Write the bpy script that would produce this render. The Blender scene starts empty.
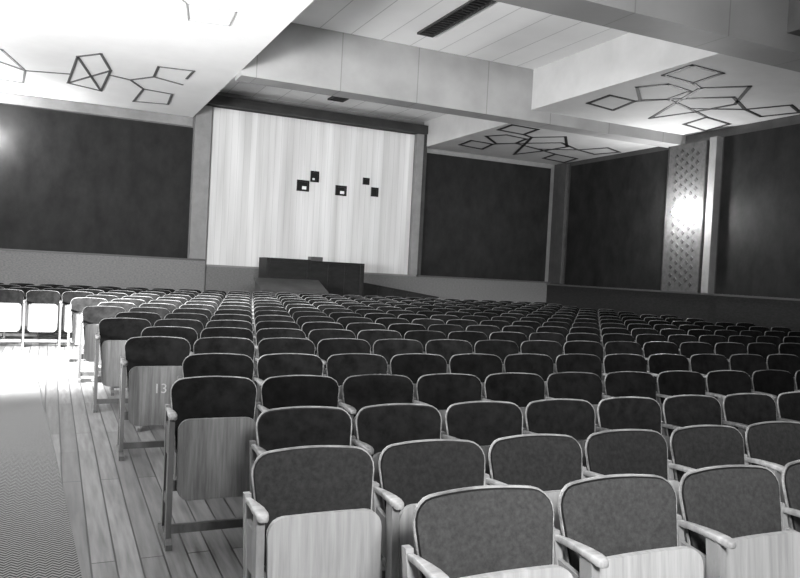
import bpy, bmesh, math, random
from mathutils import Matrix, Vector
random.seed(4)
S = bpy.context.scene
C = S.collection
try:
    S.view_settings.view_transform = 'Standard'
except Exception:
    pass

# ------------------------------------------------------------ materials
def g(v): return (v, v, v, 1.0)

def mat(name, v, rough=0.6, v2=None, scale=(4, 4, 4), detail=4.0, rnd=0.0, bump=0.0, emit=None, spec=0.4, sheen=0.0):
    m = bpy.data.materials.new(name); m.use_nodes = True
    nt = m.node_tree; b = nt.nodes['Principled BSDF']
    b.inputs['Base Color'].default_value = g(v)
    b.inputs['Roughness'].default_value = rough
    b.inputs['Specular IOR Level'].default_value = spec
    if sheen: b.inputs['Sheen Weight'].default_value = sheen
    if emit:
        b.inputs['Emission Color'].default_value = g(1); b.inputs['Emission Strength'].default_value = emit
    if v2 is not None:
        tc = nt.nodes.new('ShaderNodeTexCoord'); mp = nt.nodes.new('ShaderNodeMapping')
        mp.inputs['Scale'].default_value = scale
        n = nt.nodes.new('ShaderNodeTexNoise'); n.inputs['Scale'].default_value = 1.0
        n.inputs['Detail'].default_value = detail; n.inputs['Roughness'].default_value = 0.65
        r = nt.nodes.new('ShaderNodeValToRGB')
        r.color_ramp.elements[0].position = 0.33; r.color_ramp.elements[0].color = g(v)
        r.color_ramp.elements[1].position = 0.67; r.color_ramp.elements[1].color = g(v2)
        nt.links.new(tc.outputs['Object'], mp.inputs[0]); 
        if rnd:
            oi = nt.nodes.new('ShaderNodeObjectInfo'); ad = nt.nodes.new('ShaderNodeVectorMath'); ad.operation = 'ADD'
            ml = nt.nodes.new('ShaderNodeMath'); ml.operation = 'MULTIPLY'; ml.inputs[1].default_value = 37.0
            nt.links.new(oi.outputs['Random'], ml.inputs[0]); nt.links.new(mp.outputs[0], ad.inputs[0]); nt.links.new(ml.outputs[0], ad.inputs[1])
            nt.links.new(ad.outputs[0], n.inputs['Vector'])
            hsv = nt.nodes.new('ShaderNodeHueSaturation')
            mr = nt.nodes.new('ShaderNodeMapRange'); mr.inputs[3].default_value = 1 - rnd; mr.inputs[4].default_value = 1 + rnd
            nt.links.new(oi.outputs['Random'], mr.inputs[0]); nt.links.new(mr.outputs[0], hsv.inputs['Value'])
            nt.links.new(n.outputs['Fac'], r.inputs[0]); nt.links.new(r.outputs[0], hsv.inputs['Color']); nt.links.new(hsv.outputs[0], b.inputs['Base Color'])
        else:
            nt.links.new(mp.outputs[0], n.inputs['Vector'])
            nt.links.new(n.outputs['Fac'], r.inputs[0]); nt.links.new(r.outputs[0], b.inputs['Base Color'])
        if bump:
            bp = nt.nodes.new('ShaderNodeBump'); bp.inputs['Strength'].default_value = bump; bp.inputs['Distance'].default_value = 0.02
            nt.links.new(n.outputs['Fac'], bp.inputs['Height']); nt.links.new(bp.outputs[0], b.inputs['Normal'])
    return m

def brickmat(name, v1, v2, mortar, bw, rh, ms, rot=0.0, rough=0.5, offset=0.5, grain=None, axis='XY', bump=0.3, gmin=.55):
    m = bpy.data.materials.new(name); m.use_nodes = True
    nt = m.node_tree; b = nt.nodes['Principled BSDF']; b.inputs['Roughness'].default_value = rough
    tc = nt.nodes.new('ShaderNodeTexCoord'); mp = nt.nodes.new('ShaderNodeMapping')
    mp.inputs['Rotation'].default_value = (0, 0, rot)
    src = tc.outputs['Object']
    if axis == 'XZ':
        sp = nt.nodes.new('ShaderNodeSeparateXYZ'); cb = nt.nodes.new('ShaderNodeCombineXYZ')
        nt.links.new(src, sp.inputs[0]); nt.links.new(sp.outputs[0], cb.inputs[0]); nt.links.new(sp.outputs[2], cb.inputs[1]); src = cb.outputs[0]
    nt.links.new(src, mp.inputs[0])
    br = nt.nodes.new('ShaderNodeTexBrick'); br.inputs['Scale'].default_value = 1.0
    br.inputs['Color1'].default_value = g(v1); br.inputs['Color2'].default_value = g(v2); br.inputs['Mortar'].default_value = g(mortar)
    br.inputs['Brick Width'].default_value = bw; br.inputs['Row Height'].default_value = rh; br.inputs['Mortar Size'].default_value = ms
    br.offset = offset
    nt.links.new(mp.outputs[0], br.inputs[0])
    out = br.outputs[0]
    if grain:
        mp2 = nt.nodes.new('ShaderNodeMapping'); mp2.inputs['Scale'].default_value = grain
        nt.links.new(tc.outputs['Object'], mp2.inputs[0])
        n = nt.nodes.new('ShaderNodeTexNoise'); n.inputs['Scale'].default_value = 1; n.inputs['Detail'].default_value = 6
        nt.links.new(mp2.outputs[0], n.inputs['Vector'])
        r = nt.nodes.new('ShaderNodeValToRGB'); r.color_ramp.elements[0].position = .3; r.color_ramp.elements[0].color = g(gmin); r.color_ramp.elements[1].position = .65; r.color_ramp.elements[1].color = g(1)
        nt.links.new(n.outputs['Fac'], r.inputs[0])
        mx = nt.nodes.new('ShaderNodeMix'); mx.data_type = 'RGBA'; mx.blend_type = 'MULTIPLY'; mx.inputs[0].default_value = 1.0
        nt.links.new(out, mx.inputs[6]); nt.links.new(r.outputs[0], mx.inputs[7]); out = mx.outputs[2]
    nt.links.new(out, b.inputs['Base Color'])
    bp = nt.nodes.new('ShaderNodeBump'); bp.inputs['Strength'].default_value = bump; bp.inputs['Distance'].default_value = .01; bp.invert = True
    nt.links.new(br.outputs['Fac'], bp.inputs['Height']); nt.links.new(bp.outputs[0], b.inputs['Normal'])
    return m

def herring(name):
    m = bpy.data.materials.new(name); m.use_nodes = True
    nt = m.node_tree; b = nt.nodes['Principled BSDF']; b.inputs['Roughness'].default_value = .95
    b.inputs['Specular IOR Level'].default_value = .1
    tc = nt.nodes.new('ShaderNodeTexCoord'); sp = nt.nodes.new('ShaderNodeSeparateXYZ'); nt.links.new(tc.outputs['Object'], sp.inputs[0])
    def M(op, a, bb=None, c=None):
        n = nt.nodes.new('ShaderNodeMath'); n.operation = op
        for i, x in enumerate((a, bb, c)):
            if x is None: continue
            if isinstance(x, (int, float)): n.inputs[i].default_value = x
            else: nt.links.new(x, n.inputs[i])
        return n.outputs[0]
    zig = M('PINGPONG', sp.outputs[0], 0.030)
    s = M('ADD', sp.outputs[1], zig)
    st = M('PINGPONG', s, 0.0145)
    f = M('GREATER_THAN', st, 0.00725)
    n = nt.nodes.new('ShaderNodeTexNoise'); n.inputs['Scale'].default_value = 90
    nt.links.new(tc.outputs['Object'], n.inputs['Vector'])
    mx = nt.nodes.new('ShaderNodeMix'); mx.data_type = 'RGBA'; mx.inputs[6].default_value = g(.04); mx.inputs[7].default_value = g(.24)
    nt.links.new(f, mx.inputs[0])
    m2 = nt.nodes.new('ShaderNodeMix'); m2.data_type = 'RGBA'; m2.blend_type = 'MULTIPLY'; m2.inputs[0].default_value = .5
    nt.links.new(mx.outputs[2], m2.inputs[6]); nt.links.new(n.outputs['Fac'], m2.inputs[7])
    nt.links.new(m2.outputs[2], b.inputs['Base Color'])
    return m

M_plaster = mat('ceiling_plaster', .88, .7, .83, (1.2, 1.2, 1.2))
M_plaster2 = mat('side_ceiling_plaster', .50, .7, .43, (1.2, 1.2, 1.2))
M_trough = brickmat('ceiling_boards', .88, .82, .52, 30, .62, .010, rot=math.pi/2, rough=.5, offset=0, bump=.2, grain=(.5, .5, .5), gmin=.86)
M_beam = brickmat('beam_board', .33, .29, .20, 1.6, 3.0, .010, axis='XZ', rough=.6, offset=0, bump=.1, grain=(1.5, 1, 1.5), gmin=.78)
M_beam2 = brickmat('grey_beam_board', .22, .20, .14, 1.6, 3.0, .010, axis='XZ', rough=.6, offset=0, bump=.1, grain=(1, 1, 1), gmin=.80)
M_darkwall = mat('dark_wall_fabric', .006, .55, .018, (2.6, 2.6, 1.6), 10, bump=.15, spec=.16)
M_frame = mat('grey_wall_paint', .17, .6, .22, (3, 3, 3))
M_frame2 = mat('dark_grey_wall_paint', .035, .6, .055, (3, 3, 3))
M_dado = mat('dado_speckled', .10, .5, .20, (20, 20, 60), 8)
M_dado2 = mat('dado_grey_speckled', .08, .5, .15, (20, 20, 60), 8)
M_dadodark = mat('dado_dark', .012, .5, .025, (14, 14, 40), 8, spec=.15)
M_panel = brickmat('pale_vertical_boards', .68, .62, .48, 60.0, .155, .004, rot=math.pi/2, axis='XZ', rough=.5, grain=(3.2, 3.2, .18), bump=.2, gmin=.64)
M_black = mat('black_void', .004, .4)
M_header = mat('header_dark', .02, .6, .035, (3, 3, 3))
M_line = mat('ornament_strip', .012, .6)
M_lineM = mat('ornament_strip_grey', .10, .6)
M_lineL = mat('ornament_strip_pale', .35, .8)
M_floor = brickmat('floor_planks', .16, .085, .012, 2.6, .115, .0045, rot=math.pi/2, rough=.45, grain=(30, 2.5, 5), bump=.4, gmin=.45)
M_carpet = herring('herringbone_runner')
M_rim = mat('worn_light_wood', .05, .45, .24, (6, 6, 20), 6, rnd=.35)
M_rimnear = mat('near_lit_worn_rim_wood', .12, .45, .36, (9, 9, 20), 6, rnd=.15)
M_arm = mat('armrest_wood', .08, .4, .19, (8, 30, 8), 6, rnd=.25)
M_armpale = mat('near_lit_armrest_wood', .26, .4, .46, (8, 30, 8), 6, rnd=.1)
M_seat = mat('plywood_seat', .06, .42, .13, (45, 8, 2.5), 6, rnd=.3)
M_seatpale = mat('near_lit_plywood_seat', .30, .42, .44, (45, 8, 2.0), 6, rnd=.1)
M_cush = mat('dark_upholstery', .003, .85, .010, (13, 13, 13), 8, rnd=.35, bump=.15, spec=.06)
M_cushC = mat('near_lit_black_upholstery', .007, .85, .018, (20, 20, 20), 8, rnd=.15, bump=.15, spec=.08)
M_cushB = mat('near_lit_dark_upholstery', .020, .85, .036, (50, 50, 50), 9, rnd=.15, bump=.15, spec=.1)
M_cushA = mat('near_lit_grey_upholstery', .038, .8, .068, (60, 60, 60), 10, rnd=.1, bump=.15, spec=.15)  # cushion tones step lighter towards the camera, painting the falloff of near light
M_piping = mat('dark_piping', .004, .6)
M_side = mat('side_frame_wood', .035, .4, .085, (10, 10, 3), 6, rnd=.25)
M_sidepale = mat('near_lit_side_frame_wood', .18, .4, .32, (10, 10, 3), 6, rnd=.15)
M_metal = mat('dark_metal', .06, .4)
M_cab = mat('cabinet_dark', .007, .5, .016, (4, 4, 10), 6, spec=.2)
M_crate = mat('crate_wood', .020, .5, .040, (4, 4, 14), 6)
M_cratelid = mat('crate_lid_wood', .025, .5, .05, (4, 4, 14), 6)
M_white = mat('white_paint', .8, .5, .72, (2, 2, 2))
M_num = mat('number_paint', .34, .6, .20, (9, 9, 9))
M_deco = mat('deco_column', .035, .6, .07, (9, 9, 9), 8)
M_decol = mat('deco_relief', .015, .6, .03, (9, 9, 9))
M_bulb = mat('lit_globe', 1, .4, emit=150)

# ------------------------------------------------------------ helpers
def newobj(name, me, parent=None):
    o = bpy.data.objects.new(name, me); C.objects.link(o)
    if parent: o.parent = parent
    return o

def bmbox(bm, lo, hi, mi=0, bev=0.0, seg=2):
    b2 = bmesh.new()
    bmesh.ops.create_cube(b2, size=1)
    for v in b2.verts:
        v.co = Vector([lo[i] + (v.co[i] + .5) * (hi[i] - lo[i]) for i in range(3)])
    if bev:
        bmesh.ops.bevel(b2, geom=b2.edges[:], offset=bev, segments=seg, affect='EDGES', profile=.5)
    me = bpy.data.meshes.new('tmp'); b2.to_mesh(me); b2.free()
    n0 = len(bm.faces)
    bm.from_mesh(me); bm.faces.ensure_lookup_table()
    for f in bm.faces[n0:]: f.material_index = mi
    bpy.data.meshes.remove(me)

def mk(name, boxes, mats, parent=None, bev=0.0, seg=2, loc=None):
    bm = bmesh.new()
    for bx in boxes:
        bmbox(bm, bx[0], bx[1], bx[2] if len(bx) > 2 else 0, bev, seg)
    me = bpy.data.meshes.new(name); bm.to_mesh(me); bm.free()
    for m in (mats if isinstance(mats, (list, tuple)) else [mats]): me.materials.append(m)
    o = newobj(name, me, parent)
    if loc: o.location = loc
    return o

def struct(name, lo, hi, m, label, cat='wall'):
    o = mk(name, [(lo, hi)], m)
    o['kind'] = 'structure'; o['label'] = label; o['category'] = cat
    return o

def tag(o, label, cat, group=None):
    o['label'] = label; o['category'] = cat
    if group: o['group'] = group

# ------------------------------------------------------------ floor
YB = [-3.0, 3.4, 5.9, 19.0]; ZB = [0.0, 0.0, 0.09, 0.12]
def fz(y):
    for i in range(3):
        if y <= YB[i+1]:
            k = (y - YB[i]) / (YB[i+1] - YB[i]); return ZB[i] + k * (ZB[i+1] - ZB[i])
    return ZB[-1]

def strip(name, x0, x1, ys, top, th, m):
    bm = bmesh.new(); rows = []
    for y in ys:
        xa = x0(y); xb = x1(y)
        rows.append([bm.verts.new((xa, y, fz(y)+top)), bm.verts.new((xb, y, fz(y)+top)), bm.verts.new((xb, y, fz(y)+top-th)), bm.verts.new((xa, y, fz(y)+top-th))])
    for a, b in zip(rows, rows[1:]):
        for i in range(4):
            j = (i+1) % 4
            bm.faces.new([a[i], a[j], b[j], b[i]])
    bm.faces.new(rows[0]); bm.faces.new(rows[-1][::-1])
    bmesh.ops.recalc_face_normals(bm, faces=bm.faces[:])
    me = bpy.data.meshes.new(name); bm.to_mesh(me); bm.free(); me.materials.append(m)
    return newobj(name, me)

WR = 13.5; WB = 18.5; WL = -5.0
o = strip('floor', lambda y: WL-.2, lambda y: WR+.2, YB, 0, .15, M_floor)
o['kind'] = 'structure'; tag(o, 'worn grey wooden plank floor of the auditorium', 'floor')
drift = lambda y: -.05 * (y - 4.25)
o = strip('carpet_runner', lambda y: -1.5 + drift(y), lambda y: .16 + drift(y), [0.5, 3.4, 5.9, 11.6], .006, .008, M_carpet)
tag(o, 'herringbone woven carpet runner lying along the aisle', 'carpet')

# ------------------------------------------------------------ walls
struct('wall_back', (WL, WB, 0), (WR+.2, WB+.2, 6.3), M_frame, 'grey rear wall of the hall with dark panels and projection ports')
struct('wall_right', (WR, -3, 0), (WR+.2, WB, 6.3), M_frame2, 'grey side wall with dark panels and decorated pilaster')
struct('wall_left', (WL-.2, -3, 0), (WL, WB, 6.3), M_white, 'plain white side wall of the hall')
n = 1
def trim(lo, hi, m, label, bev=0):
    global n
    o = mk('trim_%d' % n, [(lo, hi)], m, bev=bev); n += 1
    o['kind'] = 'structure'; o['label'] = label; o['category'] = 'trim'; return o
trim((WL, WB-.04, 1.55), (2.95, WB, 4.70), M_darkwall, 'dark fabric-covered panel on the rear wall')
trim((9.12, WB-.04, 1.46), (WR-.15, WB, 4.82), M_darkwall, 'dark fabric-covered panel on the rear wall')
trim((WL, WB-.10, 0.1), (3.36, WB, 1.54), M_dado, 'speckled grey dado below the dark rear wall panel')
trim((3.40, WB-.10, 0.1), (WR, WB, 1.42), M_dado2, 'speckled grey dado below the rear wall panels')
trim((WL, WB-.13, 1.54), (3.36, WB, 1.58), M_metal, 'thin dark dado cap rail')
trim((9.1, WB-.13, 1.42), (WR, WB, 1.46), M_metal, 'thin dark dado cap rail')
trim((2.98, WB-.16, 1.58), (3.36, WB, 5.25), M_frame, 'light grey door-jamb pilaster beside the pale panel', .01)
trim((3.40, WB-.06, 1.46), (8.80, WB, 5.25), M_panel, 'pale vertical board panel around the projection ports')
trim((2.93, WB-.30, 5.27), (9.08, WB, 5.50), M_header, 'header above the pale panel, its shade put into the dark colour')  # dark tone stands in for the shade over the panel
trim((8.82, WB-.20, 1.46), (9.02, WB, 5.27), M_frame, 'grey edge post beside the pale panel')
trim((9.02, WB-.22, 1.46), (9.12, WB, 5.27), M_header, 'dark strip painting the shadowed gap beside the pale panel')  # strip drawn dark in place of the shadow in the gap
trim((WL, WB-.08, 4.72), (2.93, WB, 4.94), M_frame, 'grey moulding between wall panel and ceiling')
# right wall
trim((WR-.04, 13.8, 1.40), (WR, 17.65, 4.82), M_darkwall, 'dark fabric-covered panel on the side wall')
trim((WR-.04, 4.5, 1.40), (WR, 12.22, 4.90), M_darkwall, 'dark fabric-covered panel on the side wall')
trim((WR-.10, -3, 0.0), (WR, 18.4, 1.36), M_dadodark, 'dark dado along the side wall')
trim((WR-.13, -3, 1.36), (WR, 18.4, 1.40), M_metal, 'thin dark dado cap rail')
trim((WR-.12, 17.75, 1.42), (WR, 18.1, 4.9), M_frame2, 'grey corner pilaster', .01)
trim((WR-.20, 12.28, 1.40), (WR, 12.48, 4.9), M_frame, 'light grey square half-column on the side wall', .01)
# decorated pilaster
bxs = [((WR-.16, 12.58, 1.40), (WR, 13.75, 4.86), 0), ((WR-.17, 12.58, 1.4), (WR-.16, 12.61, 4.86), 1), ((WR-.17, 13.72, 1.4), (WR-.16, 13.75, 4.86), 1)]
bm = bmesh.new()
for b_ in bxs: bmbox(bm, *b_)
for k in range(16):
    zc = 1.58 + k*.20
    for yc, s in ((12.85, 1), (13.0, -1), (13.165, 1), (13.32, -1), (13.48, 1)):
        if abs(zc-3.25) < .22 and abs(yc-13.16) < .2: continue
        mt = Matrix.Translation((WR-.163, yc, zc + (.0 if s == 1 else .10))) @ Matrix.Rotation(math.pi/2, 4, 'Y')
        r = bmesh.ops.create_cone(bm, cap_ends=True, segments=4, radius1=.065, radius2=.055, depth=.010, matrix=mt @ Matrix.Rotation(math.pi, 4, 'X'))
        for v in r['verts']:
            for f in v.link_faces: f.material_index = 1
me = bpy.data.meshes.new('deco'); bm.to_mesh(me); bm.free(); me.materials.append(M_deco); me.materials.append(M_decol)
o = newobj('trim_%d' % n, me); n += 1
o['kind'] = 'structure'; o['label'] = 'dark decorated pilaster with fine diamond relief pattern'; o['category'] = 'trim'

# projection ports
ports = [(5.72, 3.58, .16, .14), (6.02, 3.84, .11, .14), (6.75, 3.55, .15, .13), (7.44, 3.86, .09, .09), (7.70, 3.60, .10, .12)]
for i, (x, z, hw, hh) in enumerate(ports):
    Y = WB-.06
    t = .045
    bx = [((x-hw, Y-.05, z-hh), (x-hw+t, Y-.001, z+hh), 0), ((x+hw-t, Y-.05, z-hh), (x+hw, Y-.001, z+hh), 0),
          ((x-hw+t, Y-.05, z-hh), (x+hw-t, Y-.001, z-hh+t), 0), ((x-hw+t, Y-.05, z+hh-t), (x+hw-t, Y-.001, z+hh), 0),
          ((x-hw+t, Y-.02, z-hh+t), (x+hw-t, Y-.001, z+hh-t), 1)]
    if i in (0, 2): bx.append(((x-.02, Y-.03, z-.09), (x+.09, Y-.02, z-.01), 2))
    if i == 1: bx.append(((x-.06, Y-.03, z-.09), (x-.0, Y-.02, z-.04), 2))
    o = mk('window_%d' % (i+1), bx, [M_black, M_black, M_white])
    o['kind'] = 'structure'; o['label'] = 'small black projection booth port in the pale panel'; o['category'] = 'window'

# ------------------------------------------------------------ ceiling
def ceil(lo, hi, m, label):
    o = mk('ceiling', [(lo, hi)], m); o['kind'] = 'structure'; o['label'] = label; o['category'] = 'ceiling'
ZP = 4.95
ceil((WL, -3, ZP), (2.93, WB, 6.3), M_plaster, 'low smooth white ceiling panel with line ornament')
ceil((2.93, -3, 5.95), (9.1, 13.4, 6.3), M_trough, 'raised boarded central ceiling bay')
ceil((2.93, 13.9, 5.65), (9.1, WB, 6.3), M_trough, 'raised boarded ceiling bay by the rear wall')
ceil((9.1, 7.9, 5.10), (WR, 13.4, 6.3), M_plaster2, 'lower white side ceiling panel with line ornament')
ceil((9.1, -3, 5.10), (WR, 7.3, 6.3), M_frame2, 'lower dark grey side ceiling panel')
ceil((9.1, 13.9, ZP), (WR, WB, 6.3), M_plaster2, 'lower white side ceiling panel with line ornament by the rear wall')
trim((2.93, 13.4, 4.86), (WR, 13.9, 6.3), M_beam, 'light grey boarded ceiling beam')
trim((2.93, 7.3, 4.86), (WR, 7.9, 6.3), M_beam2, 'grey boarded ceiling beam')

def vent(x0, x1, y0, y1, z):
    bx = [((x0, y0, z-.04), (x0+.03, y1, z-.001), 0), ((x1-.03, y0, z-.04), (x1, y1, z-.001), 0),
          ((x0+.03, y0, z-.04), (x1-.03, y0+.03, z-.001), 0), ((x0+.03, y1-.03, z-.04), (x1-.03, y1, z-.001), 0),
          ((x0+.03, y0+.03, z-.006), (x1-.03, y1-.03, z-.001), 1)]
    y = y0+.12
    while y < y1-.08:
        bx.append(((x0+.03, y, z-.03), (x1-.03, y+.02, z-.01), 0)); y += .12
    o = mk('ceiling_vent', bx, [M_header, M_black]); tag(o, 'dark slatted ventilation grille in the boarded ceiling', 'vent', 'ceiling vents')
vent(5.95, 6.28, 10.1, 12.6, 5.95)
vent(5.95, 6.35, 16.7, 17.5, 5.65)

# ceiling ornaments (designs in metres on the ceiling panels)
def ornament(polys, z, label, w=.065, m=None, dy=0):
    bm = bmesh.new()
    for pts in polys:
        for a, b in zip(pts, pts[1:]):
            a = Vector(a); b = Vector(b); a.y += dy; b.y += dy; d = (b-a)
            if d.length < 1e-4: continue
            d.normalize(); p = Vector((-d.y, d.x))*w/2; a2 = a-d*w/2; b2 = b+d*w/2
            q = [a2+p, b2+p, b2-p, a2-p]
            lo = [bm.verts.new((v.x, v.y, z-.012)) for v in q]; hi = [bm.verts.new((v.x, v.y, z-.0005)) for v in q]
            bm.faces.new(lo); bm.faces.new(hi[::-1])
            for i in range(4): bm.faces.new([lo[i], hi[i], hi[(i+1) % 4], lo[(i+1) % 4]])
    bmesh.ops.recalc_face_normals(bm, faces=bm.faces[:])
    me = bpy.data.meshes.new('ceiling_ornament'); bm.to_mesh(me); bm.free(); me.materials.append(m or M_line)
    o = newobj('ceiling_ornament', me); tag(o, label, 'ceiling ornament', 'ceiling line ornaments'); return o
R1 = [[(9.63,12.2),(9.54,11.44),(10.23,11.52),(10.42,12.38),(9.63,12.2)],[(9.52,10.69),(9.8,10.22),(10.46,10.35),(10.6,11.03),(10.25,11.4)],[(9.52,10.69),(10.25,11.4)],[(10.23,11.52),(10.6,11.03)],
 [(11.53,12.49),(10.44,10.09),(11.0,9.5),(11.86,10.57),(11.78,11.54),(11.53,12.49)],[(9.32,9.83),(9.25,9.14),(9.98,9.19),(10.09,9.92),(9.32,9.83)],
 [(10.6,11.03),(11.5,11.35),(12.35,10.75),(11.4,10.2),(10.6,11.03)],[(12.51,12.49),(12.34,11.7),(13.2,11.88),(13.4,12.71),(12.51,12.49)],[(12.36,11.7),(11.5,11.35)],[(10.09,9.92),(10.44,10.09)],[(12.35,10.75),(12.7,10.0),(13.35,10.3),(13.1,11.0),(12.35,10.75)]]
ornament(R1, 5.10, 'dark line ornament of linked polygons on the side ceiling')
ornament(R1, ZP, 'dark line ornament of linked polygons near the rear wall', dy=5.2)
L1 = [[(-2.2,15.9),(-1.02,15.5),(-.58,15.98),(-.65,17.15),(-1.1,17.1),(-1.9,16.6)],[(-.58,15.98),(.19,15.7)],[(-.58,15.98),(-.9,14.6),(-1.6,14.2)],
 [(.17,16.54),(.28,14.25),(.63,13.8),(.86,14.93),(.80,16.87),(.17,16.54)],[(.17,16.54),(.86,14.93)],[(.28,14.25),(.80,16.87)],[(.86,15.3),(1.25,15.45),(1.56,16.1)],
 [(1.56,16.1),(2.13,16.2),(2.2,17.3),(1.5,17.5),(1.56,16.1)],[(1.25,15.45),(1.62,14.9),(2.18,15.2)],[(1.6,14.07),(2.2,13.98),(2.18,14.65)],[(1.62,14.9),(1.6,14.07)]]
ornament(L1, ZP, 'dark line ornament of linked polygons on the white ceiling', m=M_lineM, w=.045)
L2 = [[(1.5,10.4),(2.15,10.36),(2.2,11.0),(1.64,11.1),(1.5,10.4)],[(1.2,10.0),(1.5,10.4)]]
ornament(L2, ZP, 'faint pale grey line ornament on the white ceiling', m=M_lineL, w=.022)

# ------------------------------------------------------------ chair parts
BW = .246; ZT = .832; TL = .24
def shell(bm, W, z0, z1, r, inset, yoff, th, curve, tilt, bulge=0, nx=10, mi=0, wb=None, rb=None, crown=0):
    """rounded curved plate facing -Y; W half width at top, wb at bottom"""
    wb = W if wb is None else wb; rb = r if rb is None else rb
    z0 += inset; z1 -= inset; r = max(.01, r-inset); rb = max(.01, rb-inset)
    zs = []
    K = 5
    for k in range(K+1):
        a = math.pi/2*k/K; zs.append((z0+rb-rb*math.cos(a), rb*(1-math.sin(a))))
    for k in range(1, 5):
        zs.append((z0+rb+(z1-r-z0-rb)*k/5, 0))
    for k in range(K+1):
        a = math.pi/2*k/K; zs.append((z1-r+r*math.sin(a), r*(1-math.cos(a))))
    fr = []; bk = []
    for z, dx in zs:
        kz = (z-z0)/(z1-z0); hw = (wb+(W-wb)*kz) - inset - dx
        f = []; b = []
        for i in range(nx+1):
            s = -1+2*i/nx; x = s*hw
            y = yoff + tilt*(z-.44) + curve*(1-(x/W)**2)
            pf = bulge*(1-(s**4))*(1-(2*kz-1)**4)
            zz = z + crown*(1-(x/W)**2)*max(0, kz)**3
            f.append(bm.verts.new((x, y-pf-th, zz))); b.append(bm.verts.new((x, y, zz)))
        fr.append(f); bk.append(b)
    fs = []
    for j in range(len(zs)-1):
        for i in range(nx):
            fs.append(bm.faces.new([fr[j][i], fr[j][i+1], fr[j+1][i+1], fr[j+1][i]]))
            fs.append(bm.faces.new([bk[j][i+1], bk[j][i], bk[j+1][i], bk[j+1][i+1]]))
        for i, sgn in ((0, 1), (nx, -1)):
            q = [fr[j][i], fr[j+1][i], bk[j+1][i], bk[j][i]]
            fs.append(bm.faces.new(q if sgn > 0 else q[::-1]))
    for j in (0, len(zs)-1):
        for i in range(nx):
            q = [fr[j][i], bk[j][i], bk[j][i+1], fr[j][i+1]]
            fs.append(bm.faces.new(q if j == 0 else q[::-1]))
    for f in fs: f.material_index = mi; f.smooth = False

def finish(bm, name, mats, smooth=True):
    bmesh.ops.recalc_face_normals(bm, faces=bm.faces[:])
    me = bpy.data.meshes.new(name); bm.to_mesh(me); bm.free()
    for m in mats: me.materials.append(m)
    if smooth:
        try: me.shade_smooth(); me.set_sharp_from_angle(angle=math.radians(40))
        except Exception: pass
    return me

def prism(bm, pts, x0, x1, mi=0):
    a = [bm.verts.new((x0, y, z)) for y, z in pts]; b = [bm.verts.new((x1, y, z)) for y, z in pts]
    fs = [bm.faces.new(a), bm.faces.new(b[::-1])]
    for i in range(len(pts)):
        j = (i+1) % len(pts); fs.append(bm.faces.new([a[i], b[i], b[j], a[j]]))
    for f in fs: f.material_index = mi

WBM = .206
def add_back(bm, mi=0, nx=10): shell(bm, BW, .43, ZT, .072, 0, .0, .009, .034, TL, nx=nx, mi=mi, wb=WBM, rb=.03, crown=.015)
def add_cush(bm, mi=0, nx=10): shell(bm, BW, .44, ZT, .072, .0042, -.0085, .006, .034, TL, bulge=.012, nx=nx, mi=mi, wb=WBM, rb=.04, crown=.015)
def add_cush_near(bm):
    shell(bm, BW, .44, ZT, .072, .0056, -.0085, .004, .034, TL, nx=12, mi=1, wb=WBM, rb=.04, crown=.015)
    shell(bm, BW, .44, ZT, .072, .0105, -.0120, .004, .034, TL, bulge=.012, nx=12, mi=0, wb=WBM, rb=.04, crown=.015)
def add_seat(bm, mi=0, nx=8): shell(bm, .214, .22, .648, .06, 0, -.075, .022, .012, .10, nx=nx, mi=mi, wb=.206, rb=.07)
def add_pad(bm, mi=0, nx=6): shell(bm, .208, .24, .636, .06, .012, -.040, .034, .012, .10, nx=nx, mi=mi, wb=.200, rb=.06)
P = .500
SX = P/2
def add_side(bm, sx, mi=0):
    w = .012
    prism(bm, [(-.02, .04), (.03, .04), (.035, .44), (.095, .70), (.065, .70), (.0, .46)], sx-w, sx+w, mi)
    prism(bm, [(-.18, .04), (-.125, .04), (-.065, .676), (-.120, .676)], sx-w-.002, sx+w+.002, mi)
    prism(bm, [(-.22, 0), (.11, 0), (.11, .03), (.03, .06), (-.16, .06), (-.22, .03)], sx-.017, sx+.017, mi)
    prism(bm, [(-.15, .20), (.0, .20), (.0, .25), (-.15, .25)], sx-.009, sx+.009, mi)
    prism(bm, [(-.11, .46), (.02, .46), (.05, .62), (-.09, .60)], sx-.008, sx+.008, mi)
def add_arm(bm, sx, mi=0, q=1.0):
    # flat paddle-shaped armrest, rounded at the nose
    st = [(-.165, .006, .672, .684), (-.160, .014, .668, .690), (-.148, .0195, .668, .694), (-.125, .0225, .672, .697), (-.085, .0225, .675, .698), (-.04, .018, .675, .697), (.01, .012, .672, .695), (.075, .010, .668, .688)]
    rings = []
    N = 12 if q > .5 else 6
    for y, hw, zl, zh in st:
        r = []
        for k in range(N):
            a = 2*math.pi*(k+.5)/N
            cx = math.copysign(abs(math.cos(a))**.45, math.cos(a)); sz = math.copysign(abs(math.sin(a))**.45, math.sin(a))
            r.append(bm.verts.new((sx+hw*cx, y, (zl+zh)/2+(zh-zl)/2*sz)))
        rings.append(r)
    fs = [bm.faces.new(rings[0]), bm.faces.new(rings[-1][::-1])]
    for A, B in zip(rings, rings[1:]):
        for k in range(N): fs.append(bm.faces.new([A[k], B[k], B[(k+1) % N], A[(k+1) % N]]))
    for f in fs: f.material_index = mi
def add_bar(bm, mi=0):
    bmbox(bm, (-SX+.012, -.170, .070), (SX-.028, -.145, .115), mi)
    bmbox(bm, (-SX+.012, .0, .24), (SX-.028, .02, .30), mi)

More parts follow.
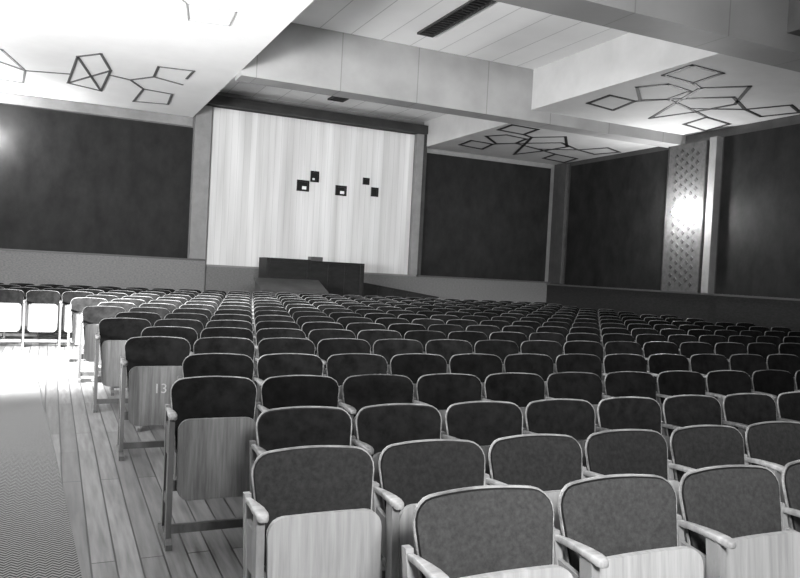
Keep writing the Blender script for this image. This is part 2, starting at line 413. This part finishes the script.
def me_of(fn, name, m, **k):
    bm = bmesh.new(); fn(bm, **k); return finish(bm, name, m if isinstance(m, list) else [m])
ME = {
 'backrest': me_of(add_back, 'backrest', M_rim), 'cushion': me_of(add_cush, 'cushion', M_cush),
 'seat': me_of(add_seat, 'seat', M_seat), 'seat_pad': me_of(add_pad, 'seat_pad', M_cush),
 'side_frame': me_of(lambda b: add_side(b, -SX), 'side_frame', M_side),
 'armrest': me_of(lambda b: add_arm(b, -SX), 'armrest', M_arm),
 'crossbar': me_of(add_bar, 'crossbar', M_side),
}
def variant(key, m):
    me = ME[key].copy(); me.materials.clear(); me.materials.append(m); return me
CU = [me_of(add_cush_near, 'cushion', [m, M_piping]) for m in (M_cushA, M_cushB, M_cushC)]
SEP = variant('seat', M_seatpale); SFP = variant('side_frame', M_sidepale); ARP = variant('armrest', M_armpale); BKP = variant('backrest', M_rimnear)  # near-row copies, paler to paint in the light close to the camera
def fullmesh(bm):
    add_back(bm, 0, 6); add_cush(bm, 1, 6); add_seat(bm, 2, 4); add_side(bm, -SX, 3); add_arm(bm, -SX, 4, 0); add_bar(bm, 3)
bm = bmesh.new(); fullmesh(bm); ME_FAR = finish(bm, 'theater_chair', [M_rim, M_cush, M_seat, M_side, M_arm])

# ------------------------------------------------------------ camera
EYE = 1.52; yaw = math.radians(25.0); pit = math.atan(17/750.0); roll = .052
fwd = Vector((math.sin(yaw)*math.cos(pit), math.cos(yaw)*math.cos(pit), -math.sin(pit)))
rt0 = Vector((math.cos(yaw), -math.sin(yaw), 0)); up0 = rt0.cross(fwd)
rt = rt0*math.cos(roll)+up0*math.sin(roll); up = up0*math.cos(roll)-rt0*math.sin(roll)
cam = bpy.data.cameras.new('camera'); cam.lens = 750*36/800; cam.sensor_width = 36; cam.clip_end = 200
co = bpy.data.objects.new('camera', cam); C.objects.link(co)
mw = Matrix((rt, up, -fwd)).transposed().to_4x4(); mw.translation = (0, 0, EYE); co.matrix_world = mw
S.camera = co
def proj(p):
    d = Vector(p)-Vector((0, 0, EYE)); t = d.dot(fwd)
    if t < .1: return None
    return 400+750*d.dot(rt)/t, 289-750*d.dot(up)/t, t

# ------------------------------------------------------------ chair placement
rowsY = [1.97, 2.64, 3.42, 4.25, 5.08, 5.9]
while rowsY[-1] < 15.2: rowsY.append(rowsY[-1]+.86)
chairs = []
for i, yb in enumerate(rowsY):
    typ = i % 2
    x0 = .836 + drift(yb) + (0 if typ == 1 else .25) + (.02 if i == 3 else 0)
    pt = P; k0 = 0
    if i == 0: x0 = 1.255; pt = .53
    if yb > 12.0: k0 = -4
    for k in range(k0, 22):
        x = x0 + k*pt
        if x > 11.1: break
        y = yb-.08
        vis = False
        for dz in (0.1, .85):
            for dx in (-.27, .25):
                q = proj((x+dx, y, fz(y)+dz))
                if q and 0 < q[0] < 800 and q[1] < 578: vis = True
        if vis:
            q = proj((x, y, fz(y)+.8)); chairs.append((q[2], x, y, i, k, k == k0))
chairs.sort()
NEAR = 11.0
total = len(chairs)
rest = []
for idx, (t, x, y, i, k, first) in enumerate(chairs):
    jx = random.uniform(-.002, .002); jr = random.uniform(-.004, .004)
    if idx >= 300:
        rest.append((x, y, jr)); continue
    lab = 'tip-up wooden theatre seat with dark upholstered back, folded'
    if first: lab = 'tip-up theatre seat at the aisle end of its row, folded'
    if i < 2: lab = 'tip-up theatre seat with grey upholstered back and plywood seat, near light put into their colours'
    if t < NEAR:
        e = bpy.data.objects.new('theater_chair', None); C.objects.link(e); e.empty_display_size = .1
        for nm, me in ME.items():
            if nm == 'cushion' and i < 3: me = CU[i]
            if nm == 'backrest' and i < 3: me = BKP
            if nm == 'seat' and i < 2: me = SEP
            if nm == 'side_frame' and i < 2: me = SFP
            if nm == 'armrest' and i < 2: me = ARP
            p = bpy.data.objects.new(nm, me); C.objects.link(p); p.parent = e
        if i == 0: e.scale = (1.06, 1.05, 1.01)
        if i == 5 and first:
            cu = bpy.data.curves.new('seat_number', 'FONT'); cu.body = '13'; cu.size = .10; cu.extrude = .001; cu.align_x = 'CENTER'
            to = bpy.data.objects.new('tmp', cu); C.objects.link(to)
            dg = bpy.context.evaluated_depsgraph_get(); me2 = bpy.data.meshes.new_from_object(to.evaluated_get(dg)); bpy.data.objects.remove(to)
            me2.materials.append(M_num)
            s = bpy.data.objects.new('seat_number', me2); C.objects.link(s); s.parent = e
            s.rotation_euler = (math.radians(90-5.7), 0, 0); s.location = (.010, -.095, .455)
            s['label'] = 'pale painted number 13'
            lab = 'tip-up theatre seat numbered 13 at the aisle end of its row'
    else:
        e = bpy.data.objects.new('theater_chair', ME_FAR); C.objects.link(e)
    e.location = (x+jx, y, fz(y)); e.rotation_euler = (math.atan((fz(y+.1)-fz(y-.1))/.2), 0, jr)
    tag(e, lab, 'chair', 'rows of folding theatre seats')
if rest:
    bm = bmesh.new()
    for x, y, jr in rest:
        tmp = ME_FAR.copy(); tmp.transform(Matrix.Translation((x, y, fz(y)))); bm.from_mesh(tmp); bpy.data.meshes.remove(tmp)
    me = bpy.data.meshes.new('theater_chair_rows'); bm.to_mesh(me); bm.free()
    for m in [M_rim, M_cush, M_seat, M_side, M_arm]: me.materials.append(m)
    o = newobj('theater_chair_rows', me); o['kind'] = 'stuff'; tag(o, 'most distant folding theatre seats by the rear wall', 'chairs', 'rows of folding theatre seats')

# ------------------------------------------------------------ desk etc
F = fz(17)
o = mk('control_desk', [((4.45, 16.82, F), (5.50, 17.5, F+1.58)), ((5.50, 16.84, F), (6.82, 17.5, F+1.52)), ((5.50, 16.80, F+1.52), (6.86, 17.5, F+1.56)), ((6.76, 16.80, F), (6.86, 16.84, F+1.52)),
    ((4.45, 16.80, F), (4.53, 16.82, F+1.58)), ((5.42, 16.80, F), (5.50, 16.82, F+1.58)), ((4.53, 16.80, F+1.50), (5.42, 16.82, F+1.58)), ((5.94, 16.82, F+.1), (6.0, 16.84, F+1.52)), ((6.36, 16.82, F+.1), (6.42, 16.84, F+1.52))], M_cab, bev=.006)
tag(o, 'tall near-black wooden control desk against the rear wall', 'desk')
o = mk('desk_lamp_box', [((5.55, 16.95, F+1.562), (5.85, 17.2, F+1.66))], M_metal, bev=.015)
tag(o, 'small dark box resting on top of the control desk', 'box')
bm = bmesh.new()
prism(bm, [(15.75, 0), (16.4, 0), (16.4, 1.08), (15.75, .86)], 4.1, 5.55)
me = finish(bm, 'sloping_box', [M_crate], False); o = newobj('sloping_box', me); o.location.z = fz(16)
l = mk('lid', [((4.07, -.05, .0), (5.58, .72, .03))], M_cratelid, parent=o)
l.location = (0, 15.75, .861); l.rotation_euler = (math.atan(.22/.65), 0, 0)
tag(o, 'dark sloping-topped wooden box in front of the control desk', 'box')
bm = bmesh.new()
a = [(6.95, F), (9.3, F), (9.3, F+.80), (6.95, F+1.12)]
lo = [bm.verts.new((x, 17.5, z)) for x, z in a]; hi = [bm.verts.new((x, 17.62, z)) for x, z in a]
bm.faces.new(lo); bm.faces.new(hi[::-1])
for i in range(4): bm.faces.new([lo[i], hi[i], hi[(i+1) % 4], lo[(i+1) % 4]])
for k in range(5):
    bmbox(bm, (7.1+k*.42, 17.47, F), (7.16+k*.42, 17.5, F+1.05-k*.062))
me = finish(bm, 'ramp_balustrade', [M_cab], False); o = newobj('ramp_balustrade', me); tag(o, 'low dark sloping balustrade beside the control desk', 'railing')

# ------------------------------------------------------------ wall lamps
def sconce(loc, axis, power):
    e = bpy.data.objects.new('wall_lamp', None); C.objects.link(e); e.location = loc
    ax = Vector(axis)
    bm = bmesh.new(); bmesh.ops.create_uvsphere(bm, u_segments=20, v_segments=12, radius=.12, matrix=Matrix.Translation(ax*.18)); me = finish(bm, 'lamp_shade', [M_bulb])
    newobj('lamp_shade', me, e)
    bm = bmesh.new()
    rot = Vector((0, 0, 1)).rotation_difference(ax).to_matrix().to_4x4()
    bmesh.ops.create_cone(bm, cap_ends=True, segments=20, radius1=.08, radius2=.06, depth=.03, matrix=Matrix.Translation(ax*.015) @ rot)
    bmesh.ops.create_cone(bm, cap_ends=True, segments=12, radius1=.015, radius2=.015, depth=.10, matrix=Matrix.Translation(ax*.06) @ rot)
    me = finish(bm, 'bracket', [M_metal]); newobj('bracket', me, e)
    tag(e, 'lit round globe wall lamp on a short bracket', 'lamp', 'wall lamps')
    l = bpy.data.lights.new('lamp_light', 'POINT'); l.energy = power; l.shadow_soft_size = .09
    lo_ = bpy.data.objects.new('lamp_light', l); C.objects.link(lo_); lo_.parent = e; lo_.location = ax*.42
sconce((WR-.165, 13.16, 3.25), (-1, 0, 0), 240)
sconce((-1.28, WB-.04, 4.0), (0, -1, 0), 200)

# ------------------------------------------------------------ lights
def area(name, loc, target, sx, sy, e, spread=180):
    l = bpy.data.lights.new(name, 'AREA'); l.shape = 'RECTANGLE'; l.size = sx; l.size_y = sy; l.energy = e; l.spread = math.radians(spread)
    o = bpy.data.objects.new(name, l); C.objects.link(o); o.location = loc
    o.rotation_euler = (Vector(target)-Vector(loc)).to_track_quat('-Z', 'Y').to_euler(); return o
area('left_ceiling_fill', (-4.7, 6.0, 1.8), (1.5, 10, 6.4), 6, 1.8, 2000, 130)  # unseen fill by the left wall, tilted up to brighten the ceiling
area('panel_fill', (1.0, -2.0, 3.4), (6.2, 18, 3.9), 4, 1.2, 215, 60)  # fill added behind the camera to brighten the pale panel
area('near_flash_fill', (0.4, -.6, 2.3), (1.9, 2.6, .5), .5, .5, 60, 100)  # flash-like fill added near the camera to lift the front seats
l = bpy.data.lights.new('daylight_door', 'SPOT'); l.energy = 75000; l.spot_size = math.radians(50); l.spot_blend = 1.0; l.shadow_soft_size = .5
o = bpy.data.objects.new('daylight_door', l); C.objects.link(o); o.location = (-4.6, 8.0, 2.6)
o.rotation_euler = (Vector((-.7, 10.3, .2))-Vector(o.location)).to_track_quat('-Z', 'Y').to_euler()
W = bpy.data.worlds.new('world'); S.world = W; W.use_nodes = True
W.node_tree.nodes['Background'].inputs[0].default_value = g(1); W.node_tree.nodes['Background'].inputs[1].default_value = .25
